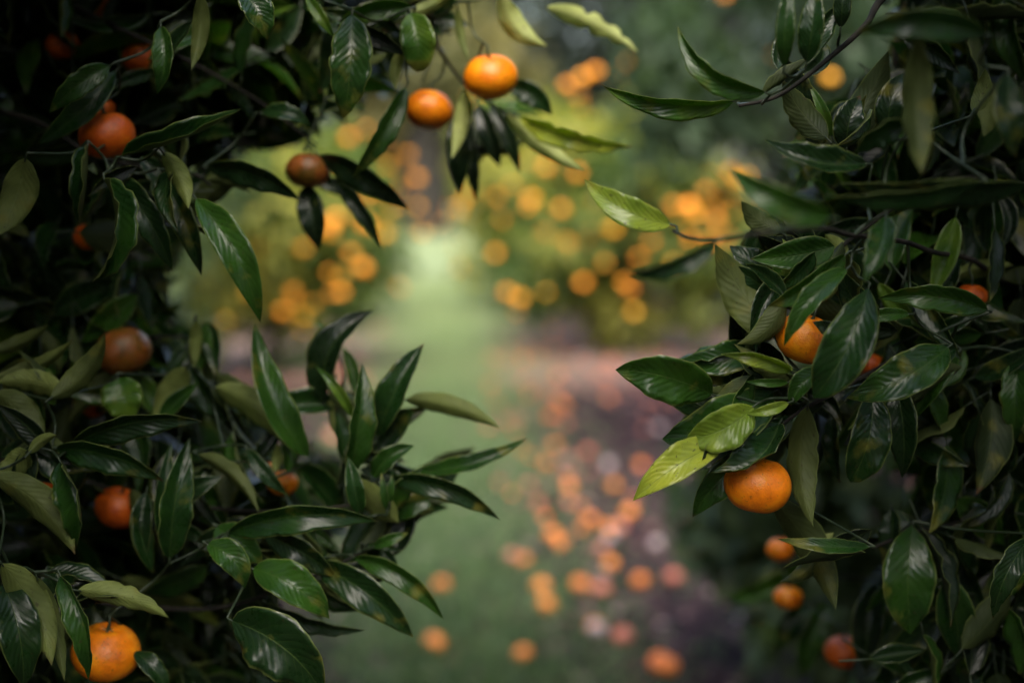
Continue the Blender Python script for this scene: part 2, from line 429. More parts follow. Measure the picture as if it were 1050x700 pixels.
LEFT = [
 (316,468, 261,330, 36,1.480, .02, -12, 10,'T',16,12,.45,{'twist':14}),
 (332,412, 384,318, 40,1.550, 0,  -20,-24,'T',18,14,.14,{}),
 (343,354, 325,328, 9,1.590, 0,    0,  0,'T',20,0,.55,{}),
 (362,428, 323,375, 13,1.490, 0,    4,  0,'T',30,0,.66,{}),
 (358,487, 371,372, 34,1.450, 0,    4, 24,'T',22,10,.42,{}),
 (388,447, 435,352, 36,1.480, 0,   -5,-18,'T',20,12,.30,{}),
 (416,410, 513,439, 24,1.510, 0,   -7, 16,'U',18,10,.62,{}),
 (429,483, 541,449, 22,1.510, 0,    9,-22,'T',22,10,.42,{}),
 (383,489, 425,457, 24,1.460, 0,   -6,-10,'T',24,10,.40,{}),
 (398,492, 513,533, 26,1.470, 0,  -12, 26,'T',18,10,.26,{}),
 (398,532, 453,512, 24,1.510, 0,   -5,  0,'T',18,0,.42,{}),
 (220,397, 301,463, 34,1.500, 0,  -11, 10,'U',20,10,.62,{}),
 (193,362, 242,432, 32,1.570, 0,   10, 26,'T',26,0,.20,{}),
 (203,466, 265,525, 22,1.450, 0,   -9, 28,'U',24,10,.45,{}),
 (254,461, 296,508, 16,1.470, 0,    3,  0,'T',20,0,.25,{}),
 (282,484, 285,454, 10,1.490, 0,    0,  0,'U',20,0,.75,{}),
 (234,546, 388,534, 36,1.400, 0,  -12, 26,'T',24,10,.40,{'wave':.12}),
 (369,527, 357,468, 21,1.420, 0,    0,  0,'T',24,0,.40,{}),
 (396,522, 391,484, 9,1.430, 0,    0,  0,'T',24,0,.50,{}),
 (400,515, 402,486, 8,1.440, 0,    0,  0,'T',24,0,.50,{}),
 (260,583, 338,634, 42,1.370, 0,   -8, -8,'T',14,10,.52,{}),
 (363,571, 455,635, 26,1.440, 0,  -12, 22,'T',24,10,.52,{}),
 (325,578, 424,653, 38,1.430, 0,   -7, 16,'T',16,10,.28,{}),
 (274,618, 375,645, 20,1.450, 0,    9, 34,'T',20,0,.16,{}),
 (213,558, 251,603, 30,1.370, 0,  -10, -8,'T',16,0,.46,{}),
 (222,540, 270,577, 34,1.420, 0,    0,  0,'T',14,0,.50,{}),
 (238,636, 332,712, 64,1.330, 0,  -12, 16,'T',14,0,.22,{}),
 (383,560, 419,546, 13,1.450, 0,    0,  0,'T',20,0,.44,{}),
 (375,558, 413,564, 7,1.470, 0,    0,  0,'T',20,0,.30,{}),
 (390,563, 405,591, 15,1.480, 0,   -3,  0,'T',20,0,.25,{}),
 (272,548, 345,592, 32,1.420, 0,   -4, 26,'T',20,0,.22,{}),
 (74,455,  208,432, 34,1.390, 0,  -11, 36,'T',20,10,.24,{'wave':.12}),
 (58,460,  168,493, 36,1.390, 0,   -9, 28,'T',20,10,.34,{'wave':.1}),
 (174,572, 194,449, 38,1.410, 0,   -4, 18,'T',18,10,.34,{}),
 (168,560, 176,452, 20,1.440, 0,   -4, 10,'T',18,10,.34,{}),
 (62,474,   78,562, 52,1.350, 0,  -12, 30,'T',44,10,.38,{}),
 (-6,488,   77,568, 38,1.330, 0,  -12, 14,'U',18,14,.45,{}),
 (121,388, 131,432, 40,1.480, 0,    0,  0,'T',10,0,.66,{'shape':(.5,.6)}),
 (62,402,   -4,392, 28,1.410, 0,    6,-14,'U',14,10,.70,{'shape':(.5,.7)}),
 (-6,387,   75,348, 18,1.430, 0,    9, 20,'U',20,10,.60,{}),
 (-8,362,   50,333, 18,1.450, 0,    4, 20,'U',20,10,.50,{}),
 (52,408,  108,342, 28,1.390, 0,   10, 16,'U',20,10,.42,{}),
 (-4,402,   42,464, 34,1.400, 0,   -8, 10,'U',14,10,.50,{}),
 (28,462,   -6,487, 28,1.350, 0,   -3, 10,'U',14,10,.62,{}),
 (30,464,   58,446, 18,1.340, 0,   -4,  0,'U',30,20,.60,{}),
 (192,378, 159,436, 30,1.510, 0,    4,  8,'U',14,10,.60,{}),
 (201,328, 199,378, 15,1.550, 0,    0,  0,'U',20,10,.66,{}),
 (2,578,    53,682, 38,1.290, 0,  -10, 10,'U',14,12,.52,{}),
 (38,592,   66,698, 22,1.310, 0,   -4,  0,'U',20,12,.40,{}),
 (62,590,   91,697, 36,1.280, 0,  -10, 26,'T',34,10,.44,{}),
 (80,605,  173,633, 28,1.320, 0,   -7, 10,'U',20,10,.62,{'ragged':.25}),
 (4,598,    24,706, 44,1.310, 0,   -6, -8,'T',14,0,.22,{}),
 (144,518, 158,588, 22,1.450, 0,    5,-24,'T',14,0,.30,{}),
 (138,668, 174,712, 22,1.400, 0,   -4,-24,'T',14,0,.25,{}),
 (150,505, 148,578, 24,1.450, 0,    4, 10,'T',18,10,.20,{}),
 (26,163,   -2,242, 36,1.350, 0,   -5,  8,'U',10,8,.52,{}),
 (90,150,   81,230, 42,1.390, 0,   -3, 34,'T',50,14,.34,{}),
 (107,184,  95,289, 56,1.350, 0,  -17, -26,'T',46,14,.38,{}),
 (114,178, 177,278, 34,1.400, 0,   -7, 10,'T',16,0,.28,{}),
 (164,178, 207,283, 27,1.420, 0,   -5, 14,'T',20,0,.26,{}),
 (201,204, 267,331, 37,1.370, 0,  -10,-10,'T',14,12,.56,{}),
 (167,157, 193,214, 24,1.350, 0,   -5, 10,'U',20,10,.66,{}),
 (125,160, 247,112, 40,1.370, 0,    7, -38,'T',48,10,.36,{}),
 (112,68,   50,116, 26,1.390, 0,    4,  0,'T',16,0,.45,{}),
 (118,74,   38,148, 28,1.430, 0,   -6, 10,'T',16,0,.35,{}),
 (165,28,  161,97,  26,1.370, 0,   -6, 20,'T',24,10,.42,{}),
 (206,-6,  196,72,  20,1.350, 0,   -4,  0,'U',20,10,.40,{}),
 (248,-10, 274,41,  34,1.330, 0,   -4,-16,'T',14,8,.36,{}),
 (361,16,  352,122, 44,1.400, 0,   -3,  8,'T',10,8,.38,{'shape':(.7,.7)}),
 (314,-4,  343,39,  14,1.410, 0,    0,  0,'T',24,0,.66,{}),
 (421,8,   346,23,  24,1.470, 0,    4,-10,'T',20,8,.60,{}),
 (421,14,  428,74,  38,1.450, 0,   -4,  0,'T',16,10,.62,{'shape':(.6,.45)}),
 (416,48,  406,93,  14,1.460, 0,    5,  0,'U',20,8,.82,{}),
 (416,90,  361,182, 24,1.490, 0,   -5,-10,'T',16,8,.52,{}),
 (268,116, 319,130, 20,1.500, 0,   -6,-30,'T',16,8,.30,{}),
 (420,14,  462,-4,  14,1.510, 0,    2,  0,'U',20,0,.62,{}),
 (469,8,   481,62,  10,1.550, 0,    3,  0,'U',20,0,.52,{}),
 (514,-6,  561,47,  27,1.570, 0,   12,  8,'U',16,12,.95,{}),
 (560,8,   655,54,  24,1.590, 0,   -6,  6,'U',16,12,.96,{'ragged':.5}),
 (477,92,  463,163, 19,1.580, 0,  -3,   0,'U',16,12,.97,{}),
 (478,108, 472,200, 28,1.650, 0,   4,   0,'T',16,0,.08,{}),
 (490,108, 513,172, 22,1.670, 0,   0,   0,'T',16,0,.08,{}),
 (503,108, 533,178, 18,1.670, 0,  -3,   0,'T',16,0,.10,{}),
 (480,130, 488,206, 17,1.680, 0,   0,   0,'T',16,0,.08,{}),
 (521,88,  566,119, 24,1.650, 0,  -6,   0,'T',16,0,.32,{}),
 (518,116, 599,176, 21,1.590, 0,   5,   6,'U',16,12,.96,{}),
 (533,120, 649,150, 27,1.590, 0,   8,  20,'T',16,12,.92,{'ragged':.35}),
 (328,160, 421,216, 28,1.600, 0,  -4,  24,'T',16,0,.16,{}),
 (344,188, 391,254, 16,1.610, 0,  -4,   0,'T',16,0,.20,{}),
 (213,172, 308,206, 28,1.490, 0,  -9,  26,'T',16,0,.20,{}),
 (314,190, 327,257, 28,1.620, 0,   0,  10,'T',16,0,.10,{}),
]
def leaf_from_row(row):
    bx, by, tx, ty, w, d, dd, bend, roll, side, fold, curl, tint, opt = row
    b = P(bx, by, d); e = P(tx, ty, d + dd)
    L2 = math.hypot(tx - bx, ty - by) + 1e-6
    nx, ny = -(ty - by) / L2, (tx - bx) / L2              # image-space left-hand normal
    rr = random.Random(bx * 7 + by)
    mx, my = (bx + tx) / 2 - nx * -bend, (by + ty) / 2 - ny * -bend
    # bulge the middle a little toward or away from the lens so blades arch in space
    m = P(mx, my, d + dd * .5 + (-.016 if side == 'T' else .014) * L2 / 90)
    T = (e - b).normalized(); V = (b + e) * .5 - CAM
    N = (-V - T * (-V).dot(T)).normalized()
    a = R(roll) + (math.pi if side == 'U' else 0) + R(rr.uniform(-5, 5))
    N = Matrix.Rotation(a, 3, T) @ N
    return b, m, e, w / F * d, N, fold, curl, tint, opt

# ------------------------------------------------------------------ a near tree: trunk, limbs, leaves, mass foliage
def limb_pts(l): return [Vector(p) if len(p) == 3 and isinstance(p, Vector) else P(*p) for p in l]
def near_tree(root, trunk_pts, limbs, rows, fruit_stalks, label, allow, ell, nshoot, seed):
    t = bpy.data.objects.new('mandarin_tree', None); C.objects.link(t); t.location = root
    tag(t, label, 'tree')
    ro = Vector(root)
    mb = MB(); tp = spline(trunk_pts, 6)
    tube(mb, tp, [.062 - .03 * i / (len(tp) - 1) + (.02 if i == 0 else 0) for i in range(len(tp))], 14)
    link('trunk', mb.build('trunk', [BARK], root), t)
    skel = []                                             # (point, limb index)
    mbs = []
    for li, l in enumerate(limbs):
        pts = spline(limb_pts(l), 8); n = len(pts)
        m = MB(); sc = .4 if li == 4 and root[0] > 0 else .8
        rad = [sc * .016 * math.exp(-6 * i / (n - 1)) + sc * .0035 * (1 - i / (n - 1)) + max(sc, .65) * .0018 for i in range(n)]
        jit = [p + Vector([mnoise.noise(p * 9 + Vector((k * 7.3, 0, 0))) * .006 for k in range(3)]) for p in pts]
        jit[0] = pts[0]
        tube(m, jit, rad, 9); mbs.append(m)
        for i in range(n // 3, n): skel.append((jit[i], li))
    ats = []
    for k, row in enumerate(rows):
        g = leaf_from_row(row)
        T = (g[1] - g[0]).normalized()
        ats.append((g[0] - T * .006, ('leaf', k, g)))
    for p in fruit_stalks: ats.append((p, ('fruit', None, None)))
    left = list(ats); owner = {}
    while left:
        bi = None; bd = 1e9
        for i, (p, info) in enumerate(left):
            for q, li in skel:
                dq = (p - q).length
                if dq < bd: bd = dq; bi = (i, q, li)
        i, q, li = bi; p, info = left.pop(i)
        # joins the skeleton by a gently sagging twig
        mid = (p + q) * .5 + Vector((rng.uniform(-.1, .1) * bd, rng.uniform(.05, .2) * bd, rng.uniform(-.12, .06) * bd)) + FWD * min(.03, .3 * bd)
        pts = spline([q, mid, p], 4)
        tube(mbs[li], pts, [(.0017 if info[0] == 'leaf' else .0015) * (1 - .35 * j / (len(pts) - 1)) for j in range(len(pts))], 6, 1)
        for j in range(2, len(pts)): skel.append((pts[j], li))
        if info[0] == 'leaf': owner[info[1]] = (li, info[2])
    brs = [link('branch', m.build('branch', [BARK, TWIG], root), t) for m in mbs]
    for k, row in enumerate(rows):
        li, g = owner[k]; b, mm, e, w, N, fold, curl, tint, opt = g
        mb = MB()
        kw = dict(shape=opt.get('shape', (.64, .78)), wave=opt.get('wave', .13), twist=opt.get('twist', 0), ragged=opt.get('ragged', .13 if (k * 7) % 5 == 1 and k > 10 else 0))
        blade(mb, (b, mm, e), w * 1.06, N, fold * 1.25, curl * 1.4, 18, 8, tint, seed=k + seed, **kw)
        T = (mm - b).normalized()
        tube(mb, [b - T * .006, b - T * .002, b + T * .003], [.0011, .0009, .0007], 6, 2)
        link('leaf', mb.build('leaf', [TOP, UND, TWIG], b), brs[li], b - ro)
    # second rank of full blades just behind the first ones, kept inside their outline, darker tints imitating shade
    mb = MB(); r = np.random.default_rng(seed)
    gs = [owner[k][1] for k in range(len(rows)) if rows[k][5] > 1.16]
    cov = []
    for g in gs:
        for f in (0, .15, .3, .45, .6):
            q = g[0].lerp(g[2], f); cov.append(proj(q)[:2])
    cov = np.array(cov); made = 0; tr = 0
    while made < 190 and tr < 6000:
        tr += 1
        g = gs[int(r.integers(len(gs)))]; b, m_, e = g[0], g[1], g[2]
        dp = float(r.uniform(.025, .13)); L0 = (e - b).length
        if L0 < .03: continue
        nb = b.lerp(e, float(r.uniform(-.2, .5))) + FWD * dp + RT * float(r.normal() * .022) + UP * float(r.normal() * .022)
        T = (e - b).normalized(); T = Matrix.Rotation(float(r.normal() * .8), 3, FWD) @ T
        T = (T + FWD * float(r.normal() * .3)).normalized(); ln = float(r.uniform(.05, .095)); ne = nb + T * ln
        ok = True
        for f in (0, .35, .7, 1):
            q = proj(nb.lerp(ne, f)); dm = np.hypot(cov[:, 0] - q[0], cov[:, 1] - q[1])
            if np.sort(dm)[1] > (20 if f < 1 else 15): ok = False
        if any(math.hypot(proj(nb.lerp(ne, f))[0] - fx, proj(nb.lerp(ne, f))[1] - fy) < 40 for f in (0, .5, 1) for fx, fy in ((777, 497), (826, 348), (110, 139), (503, 79), (440, 113), (127, 360), (109, 668))): continue
        if q[0] > 560 and root[0] < 0 or not ok: continue
        N = (-FWD - T * (-FWD).dot(T)).normalized(); N = Matrix.Rotation(float(r.normal() * .7) + (math.pi if r.random() < .22 else 0), 3, T) @ N
        mid = (nb + ne) * .5 + N * float(r.normal() * .006) + T.cross(N) * float(r.normal() * .005)
        blade(mb, (nb, mid, ne), ln * float(r.uniform(.34, .46)), N, float(r.uniform(14, 44)), float(r.uniform(0, 22)), 12, 6, float(np.clip(r.normal(.22, .17), .0, .8)), seed=made, wave=.12)
        made += 1
    made = 0; tab = LB if root[0] < 0 else RB
    while made < 270:
        py = float(r.uniform(-30, 730)); lim = interp(tab, py)
        px = float(r.uniform(-30, lim - 18)) if root[0] < 0 else float(r.uniform(lim + 18, 1080))
        q = (px, py, float(r.uniform(1.40, 1.72)) + (.12 if root[0] < 0 else 0))
        nb = P(*q); a = float(r.normal(-1.2, 1.1)); ln = float(r.uniform(.06, .10))
        T = (RT * math.cos(a) + UP * math.sin(a) + FWD * float(r.normal() * .45)).normalized(); ne = nb + T * ln
        e2 = proj(ne); lim2 = interp(tab, e2[1])
        if (e2[0] > lim2 - 4) if root[0] < 0 else (e2[0] < lim2 + 4): continue
        N = (-FWD - T * (-FWD).dot(T)).normalized(); N = Matrix.Rotation(float(r.normal() * .8) + (math.pi if r.random() < .2 else 0), 3, T) @ N
        mid = (nb + ne) * .5 + N * float(r.normal() * .006) + T.cross(N) * float(r.normal() * .007)
        blade(mb, (nb, mid, ne), ln * float(r.uniform(.32, .46)), N, float(r.uniform(12, 46)), float(r.uniform(0, 24)), 12, 6, float(np.clip(r.normal(.26, .17), .0, .8)), seed=made, wave=.12)
        tube(mb, [nb - T * .03 + FWD * .012, nb - T * .01 + FWD * .003, nb], [.0012, .001, .0009], 5, 1)
        made += 1
    mb.mi = [np.where(a_ == 1, 2, a_) if len(a_) > 40 else a_ for a_ in mb.mi]
    B, D, NN, LL, WW, TT = [], [], [], [], [], []
    cnt = 0; tries = 0
    ew = np.array([(q[1][0] * q[1][1] * q[1][2]) ** .62 for q in ell]); ew /= ew.sum()
    while cnt < nshoot and tries < nshoot * 60:
        tries += 1
        c, rad = ell[int(r.choice(len(ell), p=ew))]
        v = r.normal(size=3); v /= np.linalg.norm(v); rr_ = r.uniform(.25, 1) ** .45
        p = np.array(c) + v * rr_ * np.array(rad)
        if p[2] < .35: continue
        out = p - np.array([root[0], root[1], 1.2]); out /= np.linalg.norm(out)
        sd = out * .8 + r.normal(size=3) * .45 + np.array([0, 0, -.35 if r.random() < .65 else .5]); sd /= np.linalg.norm(sd)
        Ls = r.uniform(.06, .14); k = int(r.integers(5, 9))
        if not (allow(p) and allow(p + sd * (Ls + .07))): continue
        a = np.cross(sd, [0, 0, 1.]); a /= np.linalg.norm(a) + 1e-9; b_ = np.cross(sd, a)
        loc = []
        for j in range(k):
            an = j * 2.4 + r.uniform(0, .5); f = (j + .5) / k
            ld = (a * math.cos(an) + b_ * math.sin(an)) * r.uniform(.5, .95) + sd * (.55 + .5 * f) + np.array([0, 0, -.25])
            ld /= np.linalg.norm(ld)
            bb = p + sd * Ls * f
            ln = r.uniform(.065, .105)
            if not allow(bb + ld * ln): continue
            loc.append(len(B))
            B.append(bb); D.append(ld); NN.append(sd * .9 + np.array([0, 0, .6]) + r.normal(size=3) * .3)
            LL.append(ln); WW.append(ln * r.uniform(.34, .46)); TT.append(np.clip(r.normal(.19, .17), 0, .85))  # low tints put the crown's inner shade into the leaf colour
        if len(loc) < k - 2:
            for L_ in (B, D, NN, LL, WW, TT): del L_[len(L_) - len(loc):]
            continue
        if loc:
            tube(mb, [Vector(p - sd * .03), Vector(p + sd * Ls)], [.0018, .0010], 4, 1)
            cnt += 1
    cheap_leaves(mb, np.array(B), np.array(D), np.array(NN), np.array(LL), np.array(WW), np.array(TT), fold=r.uniform(.1, .7, len(B)))
    fo = link('foliage', mb.build('foliage', [TOP, TWIG, UND], root), t); fo['kind'] = 'stuff'
    return t

def interp(tab, y):
    if y <= tab[0][0]: return tab[0][1]
    for (a, b), (c, d) in zip(tab, tab[1:]):
        if y <= c: return b + (d - b) * (y - a) / (c - a)
    return tab[-1][1]
LB = [(-60, 520), (0, 475), (40, 465), (80, 440), (120, 375), (150, 300), (180, 215), (260, 180), (330, 190), (380, 225), (440, 300), (480, 385), (560, 400), (600, 370), (640, 300), (700, 320), (760, 330)]
RB = [(-60, 860), (0, 905), (60, 905), (110, 850), (150, 800), (200, 775), (250, 765), (300, 800), (350, 815), (400, 845), (450, 895), (500, 935), (560, 915), (620, 875), (700, 860), (760, 850)]
def in_frame(x, y, m=40): return -m < x < 1050 + m and -m < y < 700 + m
def allow_left(p):
    x, y, d = proj(p)
    if d < .35: return (Vector(p) - CAM).length > .55
    if p[0] > .5 or (p[2] > 1.95 and p[0] > -.19): return False
    if in_frame(x, y): return d > 1.58 and x < interp(LB, y)
    if x > 1000: return False
    return d > .7 or (Vector(p) - CAM).length > .7
def allow_right(p):
    x, y, d = proj(p)
    if d < .35: return (Vector(p) - CAM).length > .55
    if p[0] < -.3 or (p[2] > 1.95 and p[0] < .22): return False
    if in_frame(x, y): return d > 1.42 and x > interp(RB, y)
    if x < 0: return False
    return d > .7 or (Vector(p) - CAM).length > .7

# ---- near fruits
KT = 'orange'
st_L = [
 mandarin(110,139,29,1.45,'red',  'deep reddish orange mandarin beside a long folded leaf at upper left', (8,-6)),
 mandarin(503,79,28,1.57,'orange','bright orange mandarin hanging beside a pale leaf at the top centre', (-14,10)),
 mandarin(440,113,25,1.63,'green','dull orange mandarin with a greenish side, just left of the bright one at top centre', (6,-12)),
 mandarin(316,175,23,1.61,'mottled','shaded brownish orange mandarin against dark leaves above the yellow bushes', (5,5)),
 mandarin(127,360,29,1.57,'mottled','mottled green and brown mandarin above a bright green leaf on the left', (20,0)),
 mandarin(121,520,24,1.57,'red','orange mandarin half hidden behind upright dark leaves at lower left', (0,20)),
 mandarin(109,668,35,1.41,'green','large orange mandarin with a narrow folded leaf across it, at the lower left corner', (10,0)),
 mandarin(144,60,19,1.61,'red',  'dim orange mandarin behind a hanging leaf near the upper left corner', (0,0)),
 mandarin(64,47,18,1.61,'red',  'dark orange mandarin in deep shade nearest the upper left corner', (0,0)),
 mandarin(92,6,22,1.63,'red',  'dark mandarin cut off by the top edge above the shaded leaves on the left', (0,0)),
 mandarin(101,112,17,1.57,'red',  'red mandarin peeping out above and behind the deep reddish one', (0,0)),
 mandarin(378,33,20,1.71,'red',  'dark red mandarin behind the broad hanging leaf left of the top centre', (0,0)),
 mandarin(45,492,22,1.55,'red',  'mandarin mostly covered by curled leaves at the left edge below the middle', (0,0)),
 mandarin(290,495,16,1.61,'orange','small slice of orange mandarin between upright leaves at lower left centre', (0,0)),
 mandarin(95,415,20,1.66,'red',  'very dark mandarin under the mottled one, left of the bright green leaf', (0,0)),
 mandarin(92,243,17,1.61,'red',  'very dark mandarin behind the curled blue green leaf on the left', (0,0)),
 mandarin(268,482,13,1.66,'orange','orange mandarin showing behind the olive leaf at lower left centre', (0,0)),
]
st_R = [
 mandarin(777,497,34.5,1.29,'green','glossy flattened orange mandarin with a bright highlight hanging lowest on the sharp right twig', (9,-7)),
 mandarin(826,347,31,1.30,'orange','bright orange mandarin crossed by a dark pointed leaf on the right', (14,12)),
 mandarin(893,374,15,1.50,'red',  'small red orange mandarin just right of the one crossed by a leaf', (0,0)),
 mandarin(996,304,16,1.44,'red',  'thin orange slice of mandarin above a horizontal leaf near the right edge', (0,0)),
 mandarin(808,612,15,1.85,'green','small blurred orange mandarin below the tip of the long hanging leaf at lower right', (0,0)),
 mandarin(865,668,21,1.80,'red',  'dark shaded mandarin near the bottom edge at lower right', (0,0)),
 mandarin(800,563,14,1.90,'green','orange mandarin half hidden behind the long hanging leaf below the lowest glossy fruit', (0,0)),
 mandarin(937,550,9, 1.6,'orange','tiny bit of orange mandarin seen over the broad hanging leaf at lower right', (0,0)),
]
near_tree((-1.55, 2.1, 0),
  [(-1.55, 2.1, -.05), (-1.52, 2.08, .35), (-1.56, 2.05, .75), (-1.5, 2.0, 1.15)],
  [ [Vector((-1.5,2.0,1.1)), Vector((-1.3,1.9,1.75)), (-60,-120,1.90), (200,-60,1.75), (350,-25,1.65), (425,8,1.57), (450,50,1.65), (478,85,1.67), (518,112,1.67)],
    [Vector((-1.5,2.0,1.1)), Vector((-1.1,1.8,1.5)), (-120,90,1.75), (20,120,1.57), (100,160,1.53), (190,175,1.51), (215,190,1.51)],
    [Vector((-1.5,2.0,1.05)), Vector((-1.1,1.8,1.25)), (-120,440,1.65), (20,472,1.57), (130,505,1.58), (230,525,1.55), (320,525,1.49), (380,515,1.49)],
    [Vector((-1.52,2.02,.9)), Vector((-1.1,1.75,.98)), (-120,610,1.60), (10,592,1.53), (120,618,1.55), (240,622,1.53), (330,585,1.47), (372,566,1.48)],
    [Vector((-1.5,2.0,1.1)), Vector((-1.05,1.85,1.4)), (-100,330,1.75), (60,350,1.65), (190,345,1.61)],
    [Vector((-1.5,2.0,1.1)), Vector((-1.1,1.7,1.9)), (-100,-40,1.75), (60,0,1.60), (140,35,1.55), (250,95,1.60), (325,150,1.65)] ],
  LEFT, st_L, 'near mandarin tree with dark glossy leaves filling the left side and top of the view',
  allow_left, [((-1.6, 2.0, 1.55), (1.75, 1.7, 1.5)), ((-.95, .9, 2.35), (1.15, 1.5, .6)), ((-.95, 2.0, 1.4), (.9, .75, 1.0)), ((-.8, 1.9, 1.4), (.55, .45, .85)), (tuple(P(300,50,1.8)), (.26, .3, .14)), (tuple(P(250,540,1.7)), (.2, .22, .16)), (tuple(P(345,540,1.72)), (.10, .10, .10)), (tuple(P(120,60,1.78)), (.2,.12,.13)), (tuple(P(80,300,1.78)), (.14,.12,.13)), (tuple(P(60,600,1.76)), (.14,.1,.1)), (tuple(P(200,480,1.55)), (.14, .12, .12))], 6400, 21)  # second lobe lies overhead out of view, shaped to shade the foreground
near_tree((1.65, 2.25, 0),
  [(1.65, 2.25, -.05), (1.6, 2.22, .4), (1.66, 2.2, .8), (1.6, 2.15, 1.2)],
  [ [Vector((1.6,2.15,1.15)), Vector((1.35,1.9,1.9)), (1150,-200,1.6), (950,-60,1.36), (905,0,1.3), (890,30,1.28), (850,65,1.27), (800,98,1.26), (757,108,1.26)],
    [Vector((1.6,2.15,1.1)), Vector((1.2,1.9,1.45)), (1130,345,1.7), (1010,350,1.55), (925,366,1.45), (862,396,1.36), (826,418,1.31), (796,440,1.305)],
    [Vector((1.6,2.15,1.0)), Vector((1.2,1.9,1.1)), (1120,500,1.65), (1010,530,1.5), (935,545,1.46), (895,560,1.44)],
    [Vector((1.6,2.15,1.15)), Vector((1.2,1.8,1.6)), (1120,160,1.6), (960,190,1.42), (880,240,1.36), (835,290,1.36)],
    [Vector((1.6,2.15,1.15)), Vector((1.1,1.6,1.65)), (1150,290,1.6), (980,262,1.42), (890,238,1.2), (800,240,1.0), (737,247,1.0), (703,246,1.08), (690,236,1.17)],
    [Vector((1.6,2.15,.9)), Vector((1.2,2.0,.85)), (1100,680,2.0), (950,600,1.95), (860,590,1.93)] ],
  RIGHT, st_R, 'near mandarin tree with dark glossy leaves filling the right side of the view',
  allow_right, [((1.7, 2.1, 1.55), (1.75, 1.7, 1.5)), ((1.05, .9, 2.4), (1.15, 1.5, .6)), ((1.0, 2.1, 1.4), (.8, .75, 1.0)), ((.75, 2.0, 1.4), (.45, .5, .8)), (tuple(P(960,300,1.8)), (.2, .3, .3)), (tuple(P(980,560,1.8)), (.2, .3, .22)), (tuple(P(970,150,1.55)), (.12,.1,.13)), (tuple(P(980,450,1.56)), (.12,.1,.16))], 4800, 37)  # second lobe is overhead and unseen, shaped to control foreground shade

# ------------------------------------------------------------------ ground
def ground_mat():
    t = NT('orchard_ground')
    pos = t.n('ShaderNodeNewGeometry').outputs['Position']
    sp = t.n('ShaderNodeSeparateXYZ', {0: pos})
    x, y = sp.outputs[0], sp.outputs[1]
    xr = t.math('SUBTRACT', x, t.math('MULTIPLY', y, AX))            # across the row
    n = t.noise(1.4, 4, pos); n2 = t.noise(7, 4, pos); n3 = t.noise(40, 4, pos)
    xr = t.math('ADD', xr, t.math('MULTIPLY', t.math('SUBTRACT', n, .5), .9))
    gl = t.math('MULTIPLY', t.math('ADD', xr, t.math('ADD', .28, t.math('MULTIPLY', y, .026))), 1.3, clamp=True)
    gr = t.math('MULTIPLY', t.math('SUBTRACT', t.math('ADD', .30, t.math('MULTIPLY', y, .045)), xr), 1.4, clamp=True)
    g = t.math('MULTIPLY', gl, gr)
    soil = t.ramp(n2, [(.3, (.008, .005, .007)), (.5, (.020, .012, .015)), (.72, (.07, .038, .038))])
    bnd = t.math('MULTIPLY', t.math('SUBTRACT', y, 10.2), .9, clamp=True)
    bnd = t.math('MULTIPLY', bnd, t.math('MULTIPLY', t.math('SUBTRACT', 15.0, y), .6, clamp=True))
    soil = t.mix(t.math('MULTIPLY', bnd, .8), soil, t.ramp(n3, [(.3, (.16, .10, .085)), (.7, (.30, .21, .17))]))
    grass = t.ramp(t.math('ADD', t.math('MULTIPLY', n3, .5), t.math('MULTIPLY', n2, .5)), [(.38, (.045, .040, .030)), (.5, (.042, .085, .036)), (.66, (.12, .18, .075))])
    gd = t.math('MULTIPLY', t.math('SUBTRACT', y, 5.0), .09, clamp=True)  # strip grass turns paler with distance
    dry = t.ramp(n3, [(.3, (.14, .185, .085)), (.7, (.26, .30, .16))])
    grass = t.mix(gd, grass, dry)
    col = t.mix(g, soil, grass)
    bp = t.n('ShaderNodeBump', {'Strength': .6, 'Distance': .03, 'Height': t.noise(30, 5, pos)}).outputs[0]
    return t.out(t.n('ShaderNodeBsdfPrincipled', {'Base Color': col, 'Roughness': .95, 'Specular IOR Level': .08, 'Normal': bp}).outputs[0])
mb = MB(); xs = np.concatenate([[-400, -60, -20], np.arange(-8, 8.01, .25), [20, 60, 400]]); ys = np.concatenate([[-60, -8], np.arange(-2, 30, .3), [40, 70, 140, 500]])
V = []; UV = []
for yy in ys:
    for xx in xs:
        z = mnoise.noise(Vector((xx * .8, yy * .8, 0))) * .03 if abs(xx) < 9 and -2 < yy < 30 else 0
        V.append((xx, yy, z)); UV.append((0, 0))
nx = len(xs); Fc = [(j * nx + i, j * nx + i + 1, (j + 1) * nx + i + 1, (j + 1) * nx + i) for j in range(len(ys) - 1) for i in range(nx - 1)]
mb.add(V, Fc, UV, 0)
tag(link('ground', mb.build('ground', [ground_mat()])), kind='structure')
def gz(x, y): return mnoise.noise(Vector((x * .8, y * .8, 0))) * .03

